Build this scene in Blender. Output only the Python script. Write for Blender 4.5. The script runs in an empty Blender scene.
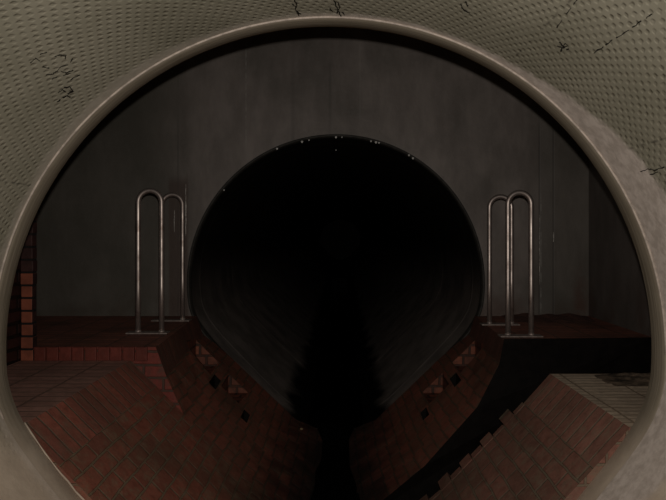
import bpy, bmesh, math, random
from mathutils import Vector, Matrix
random.seed(7)
PI = math.pi
S = bpy.context.scene
COL = S.collection
HZ = 1.8                       # camera height above the lowest channel floor datum
F = 600.0; CX = 341.0; CY = 233.0   # focal length in pixels and the vanishing point of the pipes

def W(x, y, z): return Vector((x, y, z + HZ))          # coordinates are given relative to the eye height
def at(px, py, Y): return W((px-CX)/F*Y, Y, -(py-CY)/F*Y)

# ------------------------------------------------------------------ node helpers
class NT:
    def __init__(s, name):
        s.m = bpy.data.materials.new(name); s.m.use_nodes = True
        s.t = s.m.node_tree; s.t.nodes.clear()
        s.out = s.t.nodes.new('ShaderNodeOutputMaterial')
        s.b = s.t.nodes.new('ShaderNodeBsdfPrincipled')
        s.t.links.new(s.b.outputs[0], s.out.inputs[0])
        s.tc = s.t.nodes.new('ShaderNodeTexCoord')
        sp = s.t.nodes.new('ShaderNodeSeparateXYZ'); s.t.links.new(s.tc.outputs['Object'], sp.inputs[0])
        s.x, s.y, s.z = sp.outputs
    def lk(s, v, sock):
        if isinstance(v, (int, float)): sock.default_value = v
        elif isinstance(v, tuple): sock.default_value = v if len(v) == 4 or len(sock.default_value) == 3 else (*v, 1)
        else: s.t.links.new(v, sock)
    def ma(s, op, a, b=0.0, c=None, clamp=False):
        n = s.t.nodes.new('ShaderNodeMath'); n.operation = op; n.use_clamp = clamp
        s.lk(a, n.inputs[0]); s.lk(b, n.inputs[1])
        if c is not None: s.lk(c, n.inputs[2])
        return n.outputs[0]
    def add(s, a, b): return s.ma('ADD', a, b)
    def sub(s, a, b): return s.ma('SUBTRACT', a, b)
    def mul(s, a, b): return s.ma('MULTIPLY', a, b)
    def ss(s, v, lo, hi, o0=0.0, o1=1.0):
        n = s.t.nodes.new('ShaderNodeMapRange'); n.interpolation_type = 'SMOOTHSTEP'
        s.lk(v, n.inputs[0])
        for i, q in enumerate((lo, hi, o0, o1)): s.lk(q, n.inputs[i+1])
        return n.outputs[0]
    def band(s, v, c, w):          # 1 in a soft band of half width w about c
        return s.ss(s.ma('ABSOLUTE', s.sub(v, c)), 0.0, w, 1.0, 0.0)
    def box(s, v, lo, hi, e):
        return s.mul(s.ss(v, lo-e, lo+e), s.ss(v, hi-e, hi+e, 1.0, 0.0))
    def noise(s, scale, detail=4, rough=.55, stretch=None, src='Object'):
        n = s.t.nodes.new('ShaderNodeTexNoise'); n.inputs['Scale'].default_value = scale
        n.inputs['Detail'].default_value = detail; n.inputs['Roughness'].default_value = rough
        v = s.tc.outputs[src]
        if stretch:
            mp = s.t.nodes.new('ShaderNodeMapping'); mp.inputs['Scale'].default_value = stretch
            s.t.links.new(v, mp.inputs[0]); v = mp.outputs[0]
        s.t.links.new(v, n.inputs['Vector']); return n.outputs['Fac']
    def mix(s, f, a, b, mode='MIX'):
        n = s.t.nodes.new('ShaderNodeMix'); n.data_type = 'RGBA'; n.blend_type = mode
        s.lk(f, n.inputs[0]); s.lk(a, n.inputs[6]); s.lk(b, n.inputs[7]); return n.outputs[2]
    def bump(s, h, dist, strength=1.0, nrm=None):
        n = s.t.nodes.new('ShaderNodeBump'); n.inputs['Distance'].default_value = dist
        s.lk(strength, n.inputs['Strength']); s.lk(h, n.inputs['Height'])
        if nrm is not None: s.t.links.new(nrm, n.inputs['Normal'])
        return n.outputs[0]
    def done(s, color, rough=.6, normal=None, metallic=0.0, spec=.3):
        s.lk(color, s.b.inputs['Base Color']); s.lk(rough, s.b.inputs['Roughness'])
        s.lk(metallic, s.b.inputs['Metallic']); s.lk(spec, s.b.inputs['Specular IOR Level'])
        if normal is not None: s.t.links.new(normal, s.b.inputs['Normal'])
        return s.m

def c(r, g, b): return (r, g, b, 1.0)
def g(r, gg, b):      # sRGB 0-255 to linear
    f = lambda v: (v/255/12.92 if v/255 <= .04045 else ((v/255+.055)/1.055)**2.4)
    return (f(r), f(gg), f(b), 1.0)

# ------------------------------------------------------------------ the two pipes' numbers
R1, XC1, ZC1, Y1 = 1.2, -0.045, -0.433, 2.24      # near pipe and its mouth
R2, XC2, ZC2, Y2 = 1.145, -0.04, -0.392, 4.70     # far pipe and its mouth

# ------------------------------------------------------------------ materials
def mat_lining():
    n = NT('dimpled_liner')
    dx = n.sub(n.x, XC1); dz = n.sub(n.z, ZC1+HZ)
    th = n.ma('ARCTAN2', dz, dx)
    u = n.mul(th, R1)
    wob = n.mul(n.sub(n.noise(16, 3), .5), .016)
    p = n.mul(n.ma('SINE', n.mul(n.add(u, n.add(wob, n.mul(n.y, .25))), 2*PI/.032)), n.ma('SINE', n.mul(n.add(n.y, wob), 2*PI/.047)))
    h = n.mul(n.ss(p, .0, .9), n.add(.25, n.mul(n.noise(16, 3), -2.1)))
    # smooth trowelled band by the mouth: wide on the right shoulder, thin on the left
    ab = n.ma('ABSOLUTE', n.sub(th, .12))
    wide = n.ss(ab, .15, 1.05, .28, .02)
    wl = n.mul(n.band(th, 2.25, .5), .04)
    edge = n.add(n.add(n.add(wide, wl), .012), n.mul(n.sub(n.noise(14, 3), .5), .06))
    sm = n.ss(n.sub(n.y, n.sub(2.14, edge)), -.025, .025)
    # bare concrete on the lower facets
    low = n.ss(n.add(dz, n.mul(n.sub(n.noise(5, 3), .5), .25)), -.40, -.10, 1.0, 0.0)
    smooth = n.ma('MAXIMUM', sm, low)
    big = n.noise(2.2, 5)
    fine = n.noise(60, 3)
    base = n.mix(n.ss(big, .3, .7), c(0.232,0.2136,0.16), c(0.32,0.2936,0.228))
    base = n.mix(n.mul(n.ss(p, .35, .95), n.mul(n.ss(n.noise(16, 3), .35, .65), .28)), base, c(.13,.115,.075))
    conc = n.mix(n.ss(n.noise(6, 5), .3, .7), c(0.5365,0.4277,0.3306), c(0.725,0.5945,0.4713))
    patch = n.mix(n.ss(n.noise(30, 3), .3, .7), c(0.528,0.4488,0.396), c(0.7216,0.6248,0.5632))
    col = n.mix(low, base, conc)
    col = n.mix(n.mul(sm, n.ss(n.x, -.4, .5, .3, .9)), col, patch)
    # longitudinal dark seams of the liner sheets
    sea = n.add(n.band(th, .625, .006), n.add(n.band(th, 1.02, .005), n.band(th, 2.62, .006)))
    sea = n.mul(n.mul(sea, n.ss(n.noise(26, 2), .45, .65)), n.sub(1.0, smooth))
    col = n.mix(n.mul(sea, .6), col, c(.03,.025,.02))
    hh = n.add(n.mul(h, n.sub(1.0, smooth)), n.mul(fine, n.add(.15, n.mul(smooth, .35))))
    return n.done(col, .62, n.bump(hh, .006, .48), spec=.2)

def mat_ring():
    n = NT('smooth_pipe_end')
    ln = n.noise(1.0, 3, stretch=(3, 160, 3))
    lo = n.ss(n.sub(n.z, ZC1+HZ), -.45, -.15, 1.0, 0.0)
    ln = n.add(n.mul(ln, n.sub(1.0, lo)), n.mul(lo, n.noise(6, 5)))
    col = n.mix(n.ss(ln, .3, .7), c(0.2295,0.1913,0.1428), c(0.323,0.2762,0.2125))
    col = n.mix(n.mul(n.ss(n.noise(7, 4), .5, .75), .4), col, c(.19,.16,.115))
    col = n.mix(n.mul(lo, .9), col, n.mix(n.ss(n.noise(6, 5), .3, .7), c(.50,.395,.305), c(.66,.54,.43)))
    return n.done(col, .55, n.bump(n.add(ln, n.mul(n.noise(40, 3), .4)), .003, .5), spec=.3)

def mat_wall(name, dark=1.0, seams=True):
    n = NT(name)
    v = n.noise(2.6, 6, .65, (2.4, 2.4, .8))
    b = n.noise(1.3, 5)
    col = n.mix(n.ss(v, .3, .75), c(.172*dark,.144*dark,.127*dark), c(.262*dark,.222*dark,.198*dark))
    col = n.mix(n.mul(n.ss(b, .42, .7), .6), col, c(.075*dark,.066*dark,.054*dark))
    col = n.mix(n.mul(n.ss(n.noise(45, 2), .55, .8), .15), col, c(.26*dark,.235*dark,.21*dark))
    # brown damp by the foot of the wall
    foot = n.mul(n.ss(n.z, HZ-.66, HZ-.25, 1.0, 0.0), n.ss(n.noise(4, 4), .4, .7))
    col = n.mix(n.mul(foot, .6), col, c(.085,.04,.028))
    h = n.mul(n.noise(30, 4), .5)
    if seams:
        side_shade = n.add(n.mul(n.ss(n.add(n.x, n.mul(n.sub(b, .5), .5)), -1.55, -1.0, 1.0, 0.0), .62), n.mul(n.ss(n.add(n.x, n.mul(n.sub(b, .5), .3)), 1.35, 1.75), .45))  # flash falloff painted in: wall colour darkens towards left and right
        col = n.mix(side_shade, col, c(.066,.062,.046))
        q = lambda px: (px-CX)/F*Y2
        up = n.ss(n.z, HZ+.2, HZ+.9)
        lite = n.mul(n.band(n.x, q(246), .007), n.mul(n.box(n.z, HZ+.68, HZ+1.5, .05), n.ss(n.noise(20, 2), .35, .6)))
        lite2 = n.mul(n.band(n.x, q(360), .008), n.mul(n.box(n.z, HZ+.9, HZ+1.5, .1), .3))
        dark1 = n.mul(n.box(n.x, q(169), q(188), .012), n.box(n.z, HZ-.66, HZ+.42, .05))
        col = n.mix(n.mul(dark1, .7), col, c(.085,.052,.040))
        dk = n.add(n.band(n.x, q(178), .012), n.add(n.band(n.x, q(293), .025), n.band(n.x, q(330), .02)))
        col = n.mix(n.mul(dk, n.mul(.35, n.ss(v, .35, .6))), col, c(.03,.027,.024))
        strip = n.mul(n.box(n.x, q(539), q(553), .006), n.ss(n.z, HZ+.75, HZ+.95, 1.0, 0.0))
        col = n.mix(n.mul(strip, .35), col, c(.15,.135,.118))
        ed = n.add(n.band(n.x, q(539.5), .008), n.band(n.x, q(553.5), .008))
        ed = n.mul(ed, n.ss(n.z, HZ+.75, HZ+.95, 1.0, 0.0))
        col = n.mix(n.mul(ed, .45), col, c(.035,.03,.026))
        lt = n.mul(n.band(n.x, q(541), .008), n.box(n.z, HZ-.6, HZ+.35, .05))
        lt = n.mul(lt, n.ss(n.noise(22, 2), .4, .6))
        rust = n.mul(n.band(n.x, q(580), .09), n.ss(n.z, HZ-.66, HZ-.1, 1.0, 0.0))
        col = n.mix(n.mul(rust, n.mul(.7, n.ss(n.noise(12, 3), .3, .6))), col, c(.10,.045,.03))
        col = n.mix(n.mul(n.add(lite, n.add(lite2, lt)), .8), col, c(.30,.28,.25))
        h = n.add(h, n.mul(ed, -.8))
    return n.done(col, .55, n.bump(h, .006, .6), spec=.35)

def mat_brick(name, c1, c2, mortar, bw, rh, off=.5, ms=.006, grime=.5, dark_low=None, rough=.6, deep=.006, seed=0):
    n = NT(name)
    t = n.t.nodes.new('ShaderNodeTexBrick')
    dist = n.t.nodes.new('ShaderNodeVectorMath'); dist.operation = 'ADD'
    nz = n.t.nodes.new('ShaderNodeTexNoise'); nz.inputs['Scale'].default_value = 5; n.t.links.new(n.tc.outputs['Object'], nz.inputs['Vector'])
    sc = n.t.nodes.new('ShaderNodeVectorMath'); sc.operation = 'MULTIPLY_ADD'
    n.t.links.new(nz.outputs['Color'], sc.inputs[0]); sc.inputs[1].default_value = (.018,.018,0); sc.inputs[2].default_value = (seed*.37-.009, -.009, 0)
    n.t.links.new(n.tc.outputs['UV'], dist.inputs[0]); n.t.links.new(sc.outputs[0], dist.inputs[1])
    n.t.links.new(dist.outputs[0], t.inputs['Vector'])
    t.offset = off; t.inputs['Scale'].default_value = 1; t.inputs['Brick Width'].default_value = bw
    t.inputs['Row Height'].default_value = rh; t.inputs['Mortar Size'].default_value = ms; t.inputs['Mortar Smooth'].default_value = .3
    t.inputs['Color1'].default_value = c1; t.inputs['Color2'].default_value = c2; t.inputs['Mortar'].default_value = mortar
    t.inputs['Bias'].default_value = 0
    fac = t.outputs['Fac']
    col = n.mix(n.mul(n.ss(n.noise(24, 6, .7), .4, .7), .6), t.outputs['Color'], tuple(v*.45 for v in c1[:3])+(1,))
    col = n.mix(n.mul(n.ss(n.noise(2.6, 5), .4, .7), grime), col, tuple(v*.45 for v in mortar[:3])+(1,))
    col = n.mix(n.mul(n.ss(n.noise(13, 6, .75), .46, .70), .65), col, tuple(v*1.15 for v in mortar[:3])+(1,))
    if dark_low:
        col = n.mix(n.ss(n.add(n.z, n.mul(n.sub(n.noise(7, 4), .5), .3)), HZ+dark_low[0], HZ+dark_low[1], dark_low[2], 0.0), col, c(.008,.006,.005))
    h = n.add(n.mul(fac, -1.0), n.mul(n.noise(50, 3), .35))
    return n.done(col, rough, n.bump(h, deep, .9), spec=.3)

def mat_simple(name, col, rough, metallic=0.0, spec=.4, var=.4, scale=20, bump=.002):
    n = NT(name)
    nz = n.noise(scale, 4)
    cc = n.mix(n.ss(nz, .35, .7), col, tuple(v*(1-var) for v in col[:3])+(1,))
    return n.done(cc, rough, n.bump(nz, bump, .5), metallic, spec)

def mat_far_pipe():
    n = NT('dark_pipe_lining')
    col = n.mix(n.ss(n.noise(4, 5), .3, .7), c(0.169,0.1456,0.13), c(0.299,0.2535,0.2275))
    hi = n.ss(n.z, HZ-.95, HZ-.05)  # upper bore painted near black, where the flash barely reaches
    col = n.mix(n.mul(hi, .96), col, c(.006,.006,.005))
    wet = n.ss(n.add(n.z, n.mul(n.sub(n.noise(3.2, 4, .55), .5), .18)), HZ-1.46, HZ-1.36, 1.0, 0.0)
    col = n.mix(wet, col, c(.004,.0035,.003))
    return n.done(col, .6, n.bump(n.noise(25, 4), .004, .5), spec=.15)

def mat_rail():
    n = NT('galvanised_tube')
    nz = n.noise(30, 4, .6, (1, 1, .3))
    col = n.mix(n.ss(nz, .35, .7), c(.62,.52,.47), c(.40,.325,.29))
    col = n.mix(n.mul(n.ss(n.noise(9, 5), .55, .75), .7), col, c(.16,.09,.06))
    return n.done(col, n.ss(nz, .3, .7, .38, .5), n.bump(nz, .0012, .4), .85, .5)

M = {}
M['lining'] = mat_lining(); M['ring'] = mat_ring()
M['bead'] = mat_simple('liner_edge_weld', c(.48,.40,.34), .6, var=.35, scale=40)
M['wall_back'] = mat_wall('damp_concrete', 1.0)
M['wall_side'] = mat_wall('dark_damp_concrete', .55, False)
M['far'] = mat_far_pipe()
M['far_ring'] = mat_simple('wet_pipe_lip', c(.05,.046,.04), .6, var=.4, spec=.2)
M['joint'] = mat_simple('pipe_joint', c(.03,.028,.025), .5)
M['rail'] = mat_rail()
M['plate'] = mat_simple('galvanised_plate', c(.42,.34,.30), .45, .5, scale=35)
RED1, RED2 = c(0.3315,0.1050,0.0685), c(0.2210,0.0829,0.0575)
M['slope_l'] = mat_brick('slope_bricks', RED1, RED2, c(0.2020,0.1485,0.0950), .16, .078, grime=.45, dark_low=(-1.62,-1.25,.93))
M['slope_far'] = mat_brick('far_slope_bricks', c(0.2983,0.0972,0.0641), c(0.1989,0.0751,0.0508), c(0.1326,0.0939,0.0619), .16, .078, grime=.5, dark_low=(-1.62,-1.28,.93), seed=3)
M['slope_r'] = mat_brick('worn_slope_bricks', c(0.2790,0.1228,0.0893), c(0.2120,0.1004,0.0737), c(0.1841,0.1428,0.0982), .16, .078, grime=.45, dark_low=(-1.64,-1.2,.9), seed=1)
M['sold_l'] = mat_brick('edge_bricks', c(0.3625,0.115,0.0775), c(0.2625,0.095,0.0675), c(0.15,0.1063,0.0725), .074, .215, off=0, grime=.4)
M['sold_r'] = mat_brick('worn_edge_bricks', c(0.336,0.15,0.1104), c(0.24,0.1152,0.0852), c(0.204,0.156,0.108), .074, .215, off=0, grime=.4)
M['sold_dark'] = mat_brick('dark_edge_bricks', c(.20,.078,.055), c(.14,.06,.044), c(.09,.06,.042), .074, .215, off=0, grime=.5)
M['bench_l'] = mat_brick('bench_bricks', c(.52,.275,.215), c(.41,.215,.17), c(.22,.14,.105), .225, .074, off=0, ms=.007, grime=.35)
M['bench_r'] = mat_brick('pale_bench_bricks', c(.80,.63,.47), c(.66,.51,.38), c(.33,.24,.17), .225, .050, off=0, ms=.006, grime=.3)
M['ledge'] = mat_brick('ledge_bricks', c(.42,.150,.100), c(.30,.11,.078), c(.13,.085,.06), .225, .074, off=0, grime=.6)
M['riser'] = mat_brick('riser_bricks', c(.20,.040,.028), c(.14,.031,.023), c(.030,.018,.014), .072, .2, off=0, ms=.008, grime=.15)
M['end_face'] = mat_brick('end_face_bricks', c(.26,.050,.035), c(.20,.043,.031), c(.075,.05,.036), .225, .075, off=.5, ms=.008, grime=.25)
M['pocket'] = mat_brick('pocket_bricks', c(.30,.095,.052), c(.17,.058,.037), c(.05,.028,.020), .09, .075, off=.5, ms=.010, grime=.75)
M['black'] = mat_simple('near_black', c(.008,.006,.005), .7, spec=.1)  # plain near-black; also stands in for shade in the step slots
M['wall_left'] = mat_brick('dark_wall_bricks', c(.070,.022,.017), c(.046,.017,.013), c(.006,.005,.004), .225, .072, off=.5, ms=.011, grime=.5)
M['pier'] = mat_simple('orange_bricks', c(.30,.082,.042), .7, var=.35, scale=14, bump=.004)
M['pier_dark'] = mat_simple('dark_pier_bricks', c(.055,.020,.016), .7, var=.5, scale=14, bump=.004)  # darker pier tone: upper courses, and shade painted on the side face
M['pier_core'] = mat_simple('dark_mortar', c(.012,.009,.008), .9, var=.4)
M['silt_dark'] = mat_simple('wet_silt', c(.20,.14,.095), .8, var=.8, scale=18, bump=.02)
M['stain'] = mat_simple('black_stain', c(.012,.010,.008), .8, spec=.1)
M['lime'] = mat_simple('lime_drip', c(.75,.72,.68), .3, spec=.6, var=.2)
M['limestreak'] = mat_simple('lime_streak', c(.62,.56,.50), .5, var=.6, scale=60)
M['twig'] = mat_simple('pale_twig', c(.42,.30,.16), .7)
M['soil'] = mat_simple('brown_silt', c(.17,.075,.055), .9, var=.6, scale=30, bump=.01)
def mat_water():
    n = NT('black_water')
    return n.done(c(.002,.002,.002), .06, n.bump(n.noise(14, 3), .004, .5), spec=.4)
M['water'] = mat_water()

# ------------------------------------------------------------------ mesh helpers
def link(name, bm, mat, parent=None, smooth=False, recalc=False):
    if recalc: bmesh.ops.recalc_face_normals(bm, faces=bm.faces[:])
    me = bpy.data.meshes.new(name); bm.to_mesh(me); bm.free()
    for m in (mat if isinstance(mat, (list, tuple)) else [mat]): me.materials.append(m)
    if smooth: me.polygons.foreach_set('use_smooth', [True]*len(me.polygons))
    o = bpy.data.objects.new(name, me); COL.objects.link(o)
    if parent:
        o.parent = parent; o.matrix_parent_inverse = Matrix.Translation(-parent.location)
    return o
def empty(name, loc):
    o = bpy.data.objects.new(name, None); o.location = loc; o.empty_display_size = .1; COL.objects.link(o); return o
def tag(o, label=None, cat=None, group=None, kind=None):
    if label: o['label'] = label
    if cat: o['category'] = cat
    if group: o['group'] = group
    if kind: o['kind'] = kind
    return o
def quad(bm, pts, uvs=None, mi=0):
    uvl = bm.loops.layers.uv.verify()
    f = bm.faces.new([bm.verts.new(p) for p in pts]); f.material_index = mi
    if uvs:
        for l, u in zip(f.loops, uvs): l[uvl].uv = u
    return f
def box(bm, x0, x1, y0, y1, z0, z1, mi=0, bev=0):
    r = bmesh.ops.create_cube(bm, size=1.0)
    for v in r['verts']:
        v.co = W(x0+(v.co.x+.5)*(x1-x0), y0+(v.co.y+.5)*(y1-y0), z0+(v.co.z+.5)*(z1-z0))
    fs = list({f for v in r['verts'] for f in v.link_faces})
    if bev:
        rr = bmesh.ops.bevel(bm, geom=list({e for f in fs for e in f.edges}), offset=bev, segments=2, affect='EDGES', profile=.5)
        fs = list({f for f in rr['faces']} | {f for f in fs if f.is_valid})
    boxuv(bm, fs)
    for f in fs:
        if f.is_valid: f.material_index = mi
    return fs
def boxuv(bm, faces):
    uvl = bm.loops.layers.uv.verify()
    for f in faces:
        if not f.is_valid: continue
        f.normal_update(); n = f.normal
        for l in f.loops:
            p = l.vert.co
            if abs(n.z) > .7: l[uvl].uv = (p.x, p.y)
            elif abs(n.x) > .7: l[uvl].uv = (p.y, p.z)
            else: l[uvl].uv = (p.x, p.z)
def tube(bm, pts, r, seg=10, cap=True):
    rings = []
    up = None
    for i, p in enumerate(pts):
        t = (pts[min(i+1, len(pts)-1)] - pts[max(i-1, 0)]).normalized()
        if up is None:
            up = t.orthogonal().normalized()
        up = (up - t*up.dot(t)).normalized(); s = t.cross(up)
        rr = r[i] if isinstance(r, (list, tuple)) else r
        rings.append([bm.verts.new(p + (up*math.cos(2*PI*k/seg) + s*math.sin(2*PI*k/seg))*rr) for k in range(seg)])
    for a, b in zip(rings, rings[1:]):
        for k in range(seg): bm.faces.new((a[k], a[(k+1) % seg], b[(k+1) % seg], b[k]))
    if cap: bm.faces.new(rings[0][::-1]); bm.faces.new(rings[-1])

def profile(R, a0, a1, n=160, k=26.0):
    """pipe cross-section: round above, a flat facet at 45 degrees on either side below, all blended; (dx, dz) pairs"""
    pts = []
    an = math.radians((a0+a1)/2); d = R*math.cos(math.radians((a1-a0)/2))
    for i in range(n):
        a = 2*PI*i/n
        inv = R**-k
        for s_ in (-an, PI+an):
            ca = math.cos(a-s_)
            if ca > .05: inv += (d/ca)**-k
        r = inv**(-1/k) if k else R
        r = min(R, r*1.004)
        pts.append((r*math.cos(a), r*math.sin(a)))
    return pts
P1 = lambda R: profile(R, 12.5, 68)
P2 = lambda R: profile(R, 16.5, 72)
def sweep(bm, prof, xc, zc, ys, inward=True):
    rings = [[bm.verts.new(W(xc+dx, y, zc+dz)) for dx, dz in (prof(i) if callable(prof) else prof)] for i, y in enumerate(ys)]
    n = len(rings[0])
    for a, b in zip(rings, rings[1:]):
        for k in range(n):
            f = (a[k], a[(k+1) % n], b[(k+1) % n], b[k])
            bm.faces.new(f if not inward else f[::-1])
    return rings
def bridge(bm, a, b):
    n = len(a)
    for k in range(n): bm.faces.new((a[k], a[(k+1) % n], b[(k+1) % n], b[k]))

# ------------------------------------------------------------------ near pipe
np_ = empty('drain_pipe', W(XC1, Y1, ZC1-R1))
tag(np_, 'large pale concrete pipe with dimpled greenish lining, its mouth framing the view', 'pipe')
def P1d(delta):     # widened only where the lining covers the pipe, not on the bare facets
    out = []
    for dx, dz in P1(R1):
        k = max(0.0, min(1.0, (dz/R1+.30)/.25)); r = math.hypot(dx, dz); q = (r+delta*k)/r
        out.append((dx*q, dz*q))
    return out
bm = bmesh.new()
ys = [-5+i*.25 for i in range(29)]; ys = [y for y in ys if y < 2.1] + [2.14]
sweep(bm, P1d(.005), XC1, ZC1, ys)
lin = link('pipe_lining', bm, M['lining'], np_, True); tag(lin, 'greenish grey dimpled plastic lining')
bm = bmesh.new()
pr = [P1d(.005), P1d(.001), P1d(0), P1d(0), P1(R1+.006)]
rr = sweep(bm, lambda i: pr[i], XC1, ZC1, [2.139, 2.145, 2.16, Y1-.008, Y1])
o1 = sweep(bm, lambda i: P1(R1+.13), XC1, ZC1, [Y1, 2.05], False)
bridge(bm, rr[-1], o1[0])
rg = link('end_ring', bm, M['ring'], np_, True); tag(rg, 'smooth grey end ring of the pipe mouth')
rg.data.polygons.foreach_set('use_smooth', [True]*len(rg.data.polygons))
bm = bmesh.new()
pf = P1(R1+.003)
# a weld bead over the round part
pp = [W(XC1+dx, 2.139, ZC1+dz) for dx, dz in pf[:86]]
tube(bm, pp, .0042, 8)
def lip(i0, i1):
    b2 = bmesh.new(); q = [W(XC1+dx, Y1-.002, ZC1+dz) for dx, dz in P1(R1-.001)][i0:i1]
    tube(b2, [p + Vector((random.uniform(-.002,.002), 0, random.uniform(-.002,.002))) for p in q], [.004*random.uniform(.4,1.1) for _ in q], 8)
    tag(link('mortar_lip', b2, M['ring'], np_, True), 'thin pale mortar lip against the bricks')
lip(86, 112)
bd = link('weld_bead', bm, M['bead'], np_, True); tag(bd, 'thin pale bead where the lining meets the ring')

def on_pipe(px, py, R=R1+.0035):
    d = Vector(((px-CX)/F, 1, -(py-CY)/F))
    a = d.x**2 + d.z**2; b = -2*(d.x*XC1 + d.z*ZC1); cc = XC1**2 + ZC1**2 - R*R
    t = (-b + math.sqrt(b*b-4*a*cc))/(2*a)
    return W(*(d*t))
def scribble(lines, w=.002):
    for ln in lines:
        bm = bmesh.new(); pts = []
        for (a, b) in zip(ln, ln[1:]):
            for k in range(5):
                t = k/5; pts.append((a[0]+(b[0]-a[0])*t+random.uniform(-.5,.5), a[1]+(b[1]-a[1])*t+random.uniform(-.5,.5)))
        pts.append(ln[-1])
        tube(bm, [on_pipe(*p) for p in pts], [w*random.uniform(.3,1.0) for p in pts], 6)
        o = link('stain_mark', bm, M['stain'], lin)
scribble([[(31,63),(36,58),(40,61)],[(40,54),(47,52)],[(55,57),(61,55),(66,56),(65,59)],[(70,62),(73,59)],[(42,67),(49,68)],
          [(46,75),(53,74),(58,70),(60,67),(68,65)],[(52,79),(57,77)],[(61,71),(67,73),(73,70)],[(63,76),(71,73)],[(70,80),(80,75)]])
scribble([[(58,93),(62,90),(66,92)],[(64,88),(70,87),(73,91),(68,94)],[(63,98),(67,96),(70,97)],[(69,93),(74,91)],[(60,100),(57,102)]], .003)
scribble([[(294.5,0),(297,5),(295.5,9),(299,16)],[(292,3),(294,6)],[(296,11),(301,14)]], .003)
scribble([[(334,0),(336,6),(338,10),(341,16)],[(338,2),(340,7),(337,13)],[(330,9),(333,12)],[(342,12),(345,15)]], .003)
scribble([[(557,46),(562,48),(567,46)],[(560,42),(563,46),(561,51)],[(565,43),(563,47)],[(566,50),(569,49)]], .003)
scribble([[(594,53),(603,47)],[(606,45),(612,40)],[(616,38),(629,30)],[(633,27),(641,21)],[(646,18),(652,14)]], .0022)
scribble([[(557,27),(562,20)],[(566,14),(571,8)],[(574,4),(577,0)]], .002)
scribble([[(640,172),(648,169),(655,170),(664,167)],[(650,175),(658,172)]], .0022)
scribble([[(461,4),(463,10),(470,13)],[(466,2),(468,6)]], .003)

# ------------------------------------------------------------------ far pipe
fp = empty('drain_pipe', W(XC2, Y2, ZC2-R2))
tag(fp, 'dark round concrete pipe leading away through the back wall, black inside', 'pipe')
bm = bmesh.new()
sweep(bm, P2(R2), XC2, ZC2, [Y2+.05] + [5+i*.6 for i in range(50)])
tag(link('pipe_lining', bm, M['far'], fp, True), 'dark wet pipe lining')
bm = bmesh.new()
prr = [P2(R2), P2(R2), P2(R2+.006), P2(R2+.018), P2(R2+.022)]
sweep(bm, lambda i: prr[i], XC2, ZC2, [Y2+.06, Y2-.015, Y2-.022, Y2-.020, Y2+.01][0:5])
far_lip = tag(link('end_ring', bm, M['far_ring'], fp, True), 'thin wet lip of the far pipe')
for yj in (5.05, 6.55):
    bm = bmesh.new()
    pj = [P2(R2+.002), P2(R2-.002), P2(R2-.002), P2(R2+.002)]
    sweep(bm, lambda i: pj[i], XC2, ZC2, [yj-.03, yj-.02, yj+.02, yj+.03])
    link('joint_ring', bm, M['far'], fp, True)
# lime drips shining along the crown of the far pipe's lip
drips = [(277,148.5,1.0),(302,141.5,1.1),(309,140,.7),(336,137,1.0),(342,137,.6),(371,141,.8),(376,142,1.2),(379,142.6,.9),(409,155,.9),(413,158,1.0),(224,190,.7),(336,150,.6)]
for (px, py, s) in drips:
    bm = bmesh.new()
    y = Y2-.025 if py != 150 else Y2+.35
    bmesh.ops.create_uvsphere(bm, u_segments=10, v_segments=8, radius=1.0)
    p = at(px, py, y)
    for v in bm.verts:
        k = .0062*s
        zz = v.co.z*k*(1.9 if v.co.z < 0 else 1.0)
        taper = 1 - .45*max(0, -v.co.z)
        v.co = p + Vector((v.co.x*k*1.5*taper, v.co.y*k*.8*taper, zz))
    o = link('lime_drip', bm, M['lime'], far_lip, True)

# ------------------------------------------------------------------ chamber walls and ceiling
ZT = 1.95; ZB = -1.85
def wall_hole(name, mat, x0, x1, y, prof, xc, zc, facing):
    bm = bmesh.new()
    inner = [bm.verts.new(W(xc+dx, y, zc+dz)) for dx, dz in prof]
    outer = []
    cs = [(x0, ZB), (x1, ZB), (x1, ZT), (x0, ZT)]
    for (a, b) in zip(cs, cs[1:]+cs[:1]):
        for k in range(12): outer.append(bm.verts.new(W(a[0]+(b[0]-a[0])*k/12, y, a[1]+(b[1]-a[1])*k/12)))
    es = [bm.edges.new((L[i], L[(i+1) % len(L)])) for L in (inner, outer) for i in range(len(L))]
    bmesh.ops.triangle_fill(bm, use_beauty=True, edges=es)
    for f in bm.faces:
        f.normal_update()
        if f.normal.y*facing < 0: f.normal_flip()
    return tag(link(name, bm, mat), kind='structure')
XL, XR, XLL = -1.82, 1.94, -2.6
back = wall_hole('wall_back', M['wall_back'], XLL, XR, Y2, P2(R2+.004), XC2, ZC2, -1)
wall_hole('wall_front', M['wall_side'], XLL, XR, Y1+.001, P1(R1+.125), XC1, ZC1, 1)
def plane(name, mat, pts, uv=None, kind='structure'):
    bm = bmesh.new(); f = quad(bm, [W(*p) for p in pts]); boxuv(bm, [f]); return tag(link(name, bm, mat), kind=kind)
plane('wall_right', M['wall_side'], [(XR,Y1,ZB),(XR,Y2,ZB),(XR,Y2,ZT),(XR,Y1,ZT)][::-1])
plane('ceiling', M['wall_side'], [(XLL,Y1,ZT),(XR,Y1,ZT),(XR,Y2,ZT),(XLL,Y2,ZT)][::-1])
plane('floor', M['black'], [(XLL,Y1,-1.80),(XR,Y1,-1.80),(XR,Y2+.02,-1.80),(XLL,Y2+.02,-1.80)])
bm = bmesh.new(); box(bm, XLL, XL, Y1, 3.455, ZB, ZT)
tag(link('wall_left', bm, M['wall_left']), kind='structure')
plane('wall_left_recess', M['wall_side'], [(XLL,3.455,ZB),(XLL,Y2,ZB),(XLL,Y2,ZT),(XLL,3.455,ZT)])

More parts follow.
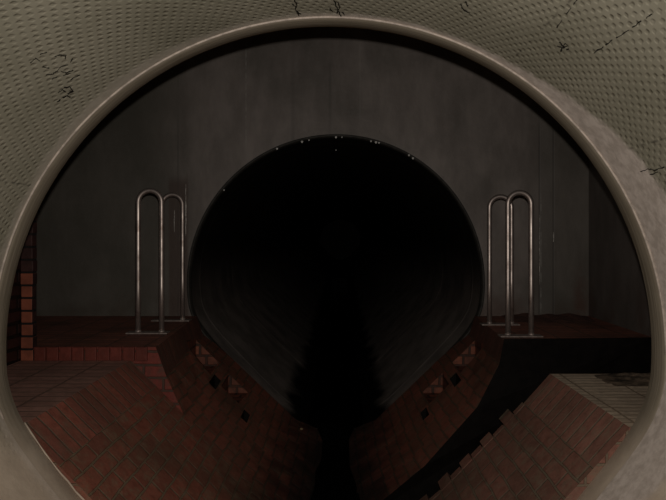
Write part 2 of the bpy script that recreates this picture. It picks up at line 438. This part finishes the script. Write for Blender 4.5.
# brick pier at the end of the left wall
pier = empty('brick_pier', W(-1.785, 3.43, -.73))
tag(pier, 'narrow brick pier at the left wall end beside the step, lower courses orange', 'pier')
zt = -.235
bm = bmesh.new(); z = -.727
while z < zt:
    box(bm, XL+.001+random.uniform(0,.004), -1.748+random.uniform(-.004,.002), 3.40+random.uniform(0,.004), 3.4545, z, z+.063, bev=.005); z += .0725
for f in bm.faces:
    f.normal_update(); f.material_index = 1 if f.normal.x > .6 else 0  # right-hand faces take the dark tone, painting the shade of the return
tag(link('lower_courses', bm, [M['pier'], M['pier_dark']], pier), 'orange bricks')
bm = bmesh.new(); box(bm, XL+.004, -1.752, 3.405, 3.4545, -.73, z, bev=.002)
link('mortar_core', bm, M['pier_core'], pier)
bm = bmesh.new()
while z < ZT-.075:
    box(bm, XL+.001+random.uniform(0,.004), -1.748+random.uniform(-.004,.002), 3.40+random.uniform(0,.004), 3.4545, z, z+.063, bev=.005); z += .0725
tag(link('upper_courses', bm, M['pier_dark'], pier), 'dark bricks')
bm = bmesh.new(); box(bm, XL+.004, -1.752, 3.405, 3.4545, -.2, ZT, bev=.002)
link('mortar_core', bm, M['pier_core'], pier)

# ------------------------------------------------------------------ benching: solids lofted along the channel
def loft(stations, mats_seg, end_mi, base=-1.85, nsub=1):
    """stations: lists of (x,y,z) from the wall side to the channel; mats_seg: (material index, uv mode) per strip"""
    bm = bmesh.new(); uvl = bm.loops.layers.uv.verify()
    tops, bots = [], []
    for st in stations:
        tops.append([bm.verts.new(W(*p)) for p in st])
        bots.append((bm.verts.new(W(st[0][0], st[0][1], base)), bm.verts.new(W(st[-1][0], st[-1][1], base))))
    for si in range(len(stations)-1):
        A, B = tops[si], tops[si+1]
        va = [0]; vb = [0]
        for i in range(1, len(A)):
            va.append(va[-1] + (A[i].co-A[i-1].co).length); vb.append(vb[-1] + (B[i].co-B[i-1].co).length)
        for i in range(len(A)-1):
            f = bm.faces.new((A[i], A[i+1], B[i+1], B[i])); mi, mode = mats_seg[i]; f.material_index = mi
            ref0 = 0.0
            for l, vv in zip(f.loops, (va[i], va[i+1], vb[i+1], vb[i])):
                p = l.vert.co
                if mode == 'run': l[uvl].uv = (p.y, vv - va[2])
                elif mode == 'soldier': l[uvl].uv = (p.y, .02 + (.17 if l.vert in (A[i+1], B[i+1]) else 0))
                else: l[uvl].uv = (p.x, p.y)
        # outer wall, channel side and underside
        for q in ((bots[si][0], A[0], B[0], bots[si+1][0]), (A[-1], bots[si][1], bots[si+1][1], B[-1]), (bots[si][1], bots[si][0], bots[si+1][0], bots[si+1][1])):
            bm.faces.new(q).material_index = end_mi[2]
    for k, e in ((0, 0), (-1, 1)):
        loop = [bots[k][0], bots[k][1]] + tops[k][::-1]
        f = bm.faces.new(loop); f.material_index = end_mi[e]
        for l in f.loops: l[uvl].uv = (l.vert.co.x, l.vert.co.z)
    bmesh.ops.recalc_face_normals(bm, faces=bm.faces[:])
    return bm
def lerp_stations(a, b, n):
    return [[tuple(p[k]+(q[k]-p[k])*i/n for k in range(3)) for p, q in zip(a, b)] for i in range(n+1)]
def cut(o, boxes, mat_name):
    for (x0, x1, y0, y1, z0, z1) in boxes:
        b = bmesh.new(); box(b, x0, x1, y0, y1, z0, z1)
        k = link('cutter', b, [M[mat_name]])
        md = o.modifiers.new('cut', 'BOOLEAN'); md.operation = 'DIFFERENCE'; md.solver = 'EXACT'; md.object = k
        md.material_mode = 'TRANSFER'
        dg = bpy.context.evaluated_depsgraph_get()
        me = bpy.data.meshes.new_from_object(o.evaluated_get(dg)); o.modifiers.clear(); o.data = me
        bpy.data.objects.remove(k)

# near left
st = lambda Y, L: [(x, Y, z) for x, z in L]
NL = [(XL,-.725),(-1.20,-.725),(-1.055,-.87),(-.915,-1.012),(-.585,-1.345),(-.14,-1.68)]
bm = loft(lerp_stations(st(Y1+.002, NL), st(3.42, NL), 4), [(0,'flat'),(1,'soldier'),(2,'run'),(2,'run'),(2,'run')], (2,2,2))
tag(link('brick_benching', bm, [M['bench_l'], M['sold_l'], M['slope_l']]), kind='structure')
# far left, a brick step higher
FL0 = [(XLL,-.65),(-1.056,-.65),(-.995,-.82),(-.89,-1.05),(-.587,-1.347),(-.14,-1.685)]
FL1 = [(XLL,-.65),(-1.13,-.65),(-1.08,-.785),(-.85,-.985),(-.355,-1.46),(-.14,-1.55)]
bm = loft(lerp_stations(st(3.42, FL0), st(Y2, FL1), 6), [(0,'flat'),(1,'soldier'),(2,'run'),(2,'run'),(2,'run')], (3,2,2))
fl = tag(link('brick_benching', bm, [M['ledge'], M['sold_dark'], M['slope_far'], M['end_face']]), kind='structure')
cut(fl, [(-1.065,-.90,4.13,4.41,-.978,-.4), (-.825,-.68,4.13,4.40,-1.172,-.7)], 'pocket')
cut(fl, [(-.885,-.84,4.02,4.20,-1.2,-.7), (-.665,-.625,3.98,4.12,-1.4,-.9)], 'black')  # black slots stand in for the shade below the step treads
# soldier course on the face of the step
bm = bmesh.new()
x = -1.742; k = 0
while x < -1.13:
    box(bm, x, x+.064, 3.405+random.uniform(-.003,.003), 3.425, -.728, -.648, bev=.004); x += .072
rs = link('step_riser', bm, mat_brick('step_riser_bricks', c(.21,.045,.030), c(.15,.036,.025), c(.12,.03,.02), .07, .3, off=0, ms=.0, grime=.5))
tag(rs, kind='structure')

# near right (its far edge is toothed where the side channel comes in)
YT = 3.10
NR = [(XR,-.727),(1.08,-.727),(.945,-.878),(.812,-1.02),(.49,-1.352),(.06,-1.68)]
bm = loft(lerp_stations(st(Y1+.002, NR), st(YT, NR), 4), [(0,'flat'),(1,'soldier'),(2,'run'),(2,'run'),(2,'run')], (2,3,3))
uvl = bm.loops.layers.uv.verify()
def slope_pt(s):        # point on the right-hand slope, s metres down from the soldier course
    pts = [Vector((x_, 0, z_)) for x_, z_ in NR[2:]]
    for a, b in zip(pts, pts[1:]):
        L = (b-a).length
        if s <= L: return a+(b-a)*(s/L), (b-a).normalized()
        s -= L
    return pts[-1], (pts[-1]-pts[-2]).normalized()
for r in range(14):
    s0 = r*.078+.003; p0, t0 = slope_pt(s0); p1, t1 = slope_pt(s0+.071)
    ln = (.075 if r % 2 else .01) + random.uniform(-.012,.03)
    n0 = Vector((-t0.z, 0, t0.x)); n0 = n0 if n0.z > 0 else -n0
    lift = random.uniform(.0,.003)
    top = [p0+n0*lift, p1+n0*lift]; bot = [p0-n0*.07, p1-n0*.07]
    ya, yb = YT-.02, YT+ln
    vs = [bm.verts.new(W(p.x, yy, p.z)) for yy in (ya, yb) for p in (top[0], top[1], bot[1], bot[0])]
    for q in ((0,1,2,3),(4,7,6,5),(0,4,5,1),(1,5,6,2),(2,6,7,3),(3,7,4,0)):
        f = bm.faces.new([vs[i] for i in q]); f.material_index = 2
        for l in f.loops: l[uvl].uv = (l.vert.co.y*.3+r*.225+.05, r*.078+.015+.05*(l.vert in (vs[1],vs[5])))
bmesh.ops.recalc_face_normals(bm, faces=bm.faces[:])
tag(link('brick_benching', bm, [M['bench_r'], M['sold_r'], M['slope_r'], M['black']]), kind='structure')
# far right, beyond the side channel
FR0 = [(XR,3.74,-.65),(1.0,3.68,-.65),(.955,3.62,-.79),(.80,3.52,-1.02),(.48,3.45,-1.34),(.06,3.40,-1.66)]
FR1 = st(Y2, [(XR,-.65),(1.05,-.65),(1.0,-.785),(.77,-.985),(.275,-1.46),(.06,-1.55)])
bm = loft(lerp_stations(FR0, FR1, 6), [(0,'flat'),(1,'soldier'),(2,'run'),(2,'run'),(2,'run')], (3,2,2))
fr = tag(link('brick_benching', bm, [M['ledge'], M['sold_dark'], M['slope_far'], M['black']]), kind='structure')  # end face towards the side channel coloured near black
cut(fr, [(.82,.985,4.13,4.41,-.978,-.4), (.60,.745,4.13,4.40,-1.172,-.7)], 'pocket')
cut(fr, [(.76,.805,4.02,4.20,-1.2,-.7), (.545,.585,3.98,4.12,-1.4,-.9)], 'black')  # tread shade on the right, again drawn as black slots

# ------------------------------------------------------------------ water: main channel, far pipe invert and side channel, one black sheet
def ragged_strip(bm, ys, xl, xr, z):
    rows = []
    for y in ys:
        rows.append([bm.verts.new(W(xl(y), y, z(y))), bm.verts.new(W(xr(y), y, z(y)))])
    for a, b in zip(rows, rows[1:]): bm.faces.new((a[0], a[1], b[1], b[0]))
bm = bmesh.new()
zw = lambda y: -1.60 if y < 4.4 else (-1.60 + (y-4.4)/.3*.075 if y < 4.7 else -1.512)
random.seed(3)
ragged_strip(bm, [Y1+i*.09 for i in range(200)], lambda y: XC2-(.135 if y < 4.45 else .135+min(1,(y-4.45)/.3)*.19)+.02*math.sin(y*5.1)*math.sin(y*2.3),
             lambda y: XC2+(.135 if y < 4.45 else .135+min(1,(y-4.45)/.3)*.19)+.02*math.sin(y*5.1)*math.sin(y*2.3), zw)
bm.faces.new([bm.verts.new(W(*p)) for p in ((.0,YT,-1.602),(XR,YT,-1.602),(XR,3.7,-1.602),(.0,3.7,-1.602))])
tag(link('water', bm, M['water']), 'still black water along the bottom of the channel', 'water', kind='stuff')

# ------------------------------------------------------------------ inverted-U grab rails on base plates
def rail(xa, xb, Y, ztop, x0, x1, label, zb=-.65):
    t = empty('grab_rail', W((xa+xb)/2, Y, zb))
    tag(t, label, 'grab rail', 'grab rails at the channel edge')
    r = (xb-xa)/2; xc = (xa+xb)/2; tr = .0168
    pts = [W(xa, Y, zb+.008), W(xa, Y, zb+.3), W(xa, Y, ztop-r-.12)]
    pts += [W(xc-r*math.cos(PI*i/20), Y, ztop-r+r*math.sin(PI*i/20)) for i in range(21)]
    pts += [W(xb, Y, ztop-r-.12), W(xb, Y, zb+.3), W(xb, Y, zb+.008)]
    bm = bmesh.new(); tube(bm, pts, tr, 16)
    tag(link('bent_tube', bm, M['rail'], t, True), 'grey steel tube bent into an inverted U')
    bm = bmesh.new(); box(bm, x0, x1, Y-.03, Y+.05, zb+.0005, zb+.009, bev=.002)
    link('base_plate', bm, M['plate'], t)
    for xx in (xa, xb):
        bm = bmesh.new()
        tube(bm, [W(xx, Y, zb+.011), W(xx, Y, zb+.018), W(xx, Y, zb+.024)], [.022, .0195, .0175], 16)
        link('weld_collar', bm, M['plate'], t, True)
    return t
X = lambda px, Y: (px-CX)/F*Y
def RZ(py, Y): return -(py-CY)/F*Y
rail(X(138.2,3.88), X(161.6,3.88), 3.88, RZ(190.5,3.88), X(127,3.88), X(168,3.88), 'taller-looking front inverted-U steel grab rail on the left brick ledge')
rail(X(162,4.43), X(182.6,4.43), 4.43, RZ(194.5,4.43), X(152,4.43), X(190,4.43), 'rear inverted-U steel grab rail on the left ledge, against the back wall')
rail(X(508,3.76), X(531.2,3.76), 3.76, RZ(192.5,3.76), X(499.5,3.76), X(542,3.76), 'front inverted-U steel grab rail on the right ledge above the black side channel')
rail(X(489.5,4.24), X(511.5,4.24), 4.24, RZ(196.5,4.24), X(481,4.24), X(519,4.24), 'rear inverted-U steel grab rail on the right ledge, beside the far pipe')

# ------------------------------------------------------------------ lime streaks on the back wall
def streak(px, y0, y1, w, lab):
    bm = bmesh.new(); rows = []; n = 12
    for i in range(n+1):
        py = y0+(y1-y0)*i/n; ww = w*random.uniform(.35,1)*math.sin(PI*(i+.4)/(n+.8))**.5; jx = random.uniform(-.2,.2)
        rows.append([bm.verts.new(at(px+jx-ww, py, Y2-.002)), bm.verts.new(at(px+jx, py, Y2-.005)), bm.verts.new(at(px+jx+ww, py, Y2-.002))])
    for a, b in zip(rows, rows[1:]):
        for k in (0, 1): bm.faces.new((a[k], b[k], b[k+1], a[k+1]))
    tag(link('lime_streak', bm, M['limestreak'], back, True), lab)
streak(185.8, 184, 236, .8, 'long pale lime streak on the wall just right of the left rear rail')
streak(174.3, 210, 232, .6, 'short pale lime streak seen between the legs of the left rear rail')
streak(553.6, 232, 242, .7, 'small bright lime streak on the wall right of the right front rail')
streak(539.6, 215, 285, .5, 'long thin lime streak on the wall right of the right front rail')

# ------------------------------------------------------------------ litter in the channel
def twig(p, q, r, label):
    bm = bmesh.new(); n = 6
    pts = [p.lerp(q, i/n) + Vector((random.uniform(-.004,.004), random.uniform(-.004,.004), random.uniform(-.002,.003))) for i in range(n+1)]
    tube(bm, pts, [r*(1-.5*i/n) for i in range(n+1)], 6)
    tag(link('twig', bm, M['twig'], None, True), label, 'twig')
def on_right(px, py, lift=.006):       # point on the far right slope
    a, b = Vector((.48,3.45,-1.34)), Vector((.06,3.40,-1.66)); cpt = Vector((.296,4.7,-1.49))
    n = (b-a).cross(cpt-a).normalized(); n = n if n.z > 0 else -n
    d = Vector(((px-CX)/F, 1, -(py-CY)/F)); t = a.dot(n)/d.dot(n)
    p = d*t + n*lift; return W(p.x, p.y, p.z)
twig(on_right(370,469), on_right(373,477), .0045, 'short pale twig lying on the dark right slope near the water')
twig(on_right(351,477), on_right(358,474), .003, 'thin twig by the water edge, left of the paler twig')
bm = bmesh.new()
r_ = bmesh.ops.create_icosphere(bm, subdivisions=2, radius=.011)
pc = at(301.5, 429, 4.52)
for v in bm.verts: v.co = pc + Vector((v.co.x*random.uniform(.8,1.2), v.co.y, v.co.z*random.uniform(.6,.9)))
tag(link('pebble', bm, M['twig'], None, False), 'small pale pebble at the foot of the left slope by the far pipe', 'pebble')

# silt heaped along the foot of the back wall on the right ledge
bm = bmesh.new(); nx, ny = 40, 8
grid = []
for i in range(nx+1):
    row = []
    for j in range(ny+1):
        xx = 1.25+(XR-1.26)*i/nx; yy = 4.30+.395*j/ny
        e = math.sin(PI*min(1, i/nx*1.0+.02))**.5 * (j/ny)**1.2
        row.append(bm.verts.new(W(xx, yy, -.652+.030*e*(.6+.4*math.sin(i*.45)*math.sin(i*.17+j*.3)) + random.uniform(0,.003)*(j/ny))))
    grid.append(row)
for i in range(nx):
    for j in range(ny): bm.faces.new((grid[i][j], grid[i+1][j], grid[i+1][j+1], grid[i][j+1]))
tag(link('silt', bm, M['soil'], None, True), 'low heap of brown silt along the wall foot on the right ledge', 'silt', kind='stuff')

# dark washed-in silt on the back corner of the pale bench
bm = bmesh.new(); grid = []
for i in range(25):
    row = []
    for j in range(15):
        xx = 1.28+(XR-1.285)*i/24; yy = 2.84+.25*j/14
        e = min(1, i/7)*min(1, j/5)*min(1, (14-j)/1.5+.0)
        row.append(bm.verts.new(W(xx, yy, -.7275+e*(.012+.006*math.sin(i*.8+j*1.3)+.004*random.random()))))
    grid.append(row)
for i in range(24):
    for j in range(14): bm.faces.new((grid[i][j], grid[i+1][j], grid[i+1][j+1], grid[i][j+1]))
tag(link('silt', bm, M['silt_dark'], None, True), 'thin dark silt washed over the back corner of the pale right bench', 'silt', kind='stuff')

# ------------------------------------------------------------------ light: the camera's flash, and nearly nothing else
w = bpy.data.worlds.new('world'); S.world = w; w.use_nodes = True
w.node_tree.nodes['Background'].inputs[0].default_value = (.5,.45,.4,1); w.node_tree.nodes['Background'].inputs[1].default_value = .0008
l = bpy.data.lights.new('flash', 'SPOT'); l.spot_size = math.radians(120); l.spot_blend = 1.0; l.energy = 110; l.shadow_soft_size = .012; l.color = (1, .95, .88)
lo = bpy.data.objects.new('flash', l); lo.location = W(.005, .03, .095); lo.rotation_euler = (PI/2, 0, 0); COL.objects.link(lo)

cam = bpy.data.cameras.new('camera'); co = bpy.data.objects.new('camera', cam); COL.objects.link(co)
co.location = W(0, 0, 0); co.rotation_euler = (PI/2, 0, 0)
cam.sensor_width = 36; cam.lens = F*36/666; cam.clip_start = .01
cam.shift_x = -(CX-333)/666; cam.shift_y = (CY-250)/666
S.camera = co
S.view_settings.view_transform = 'Standard'; S.view_settings.look = 'None'
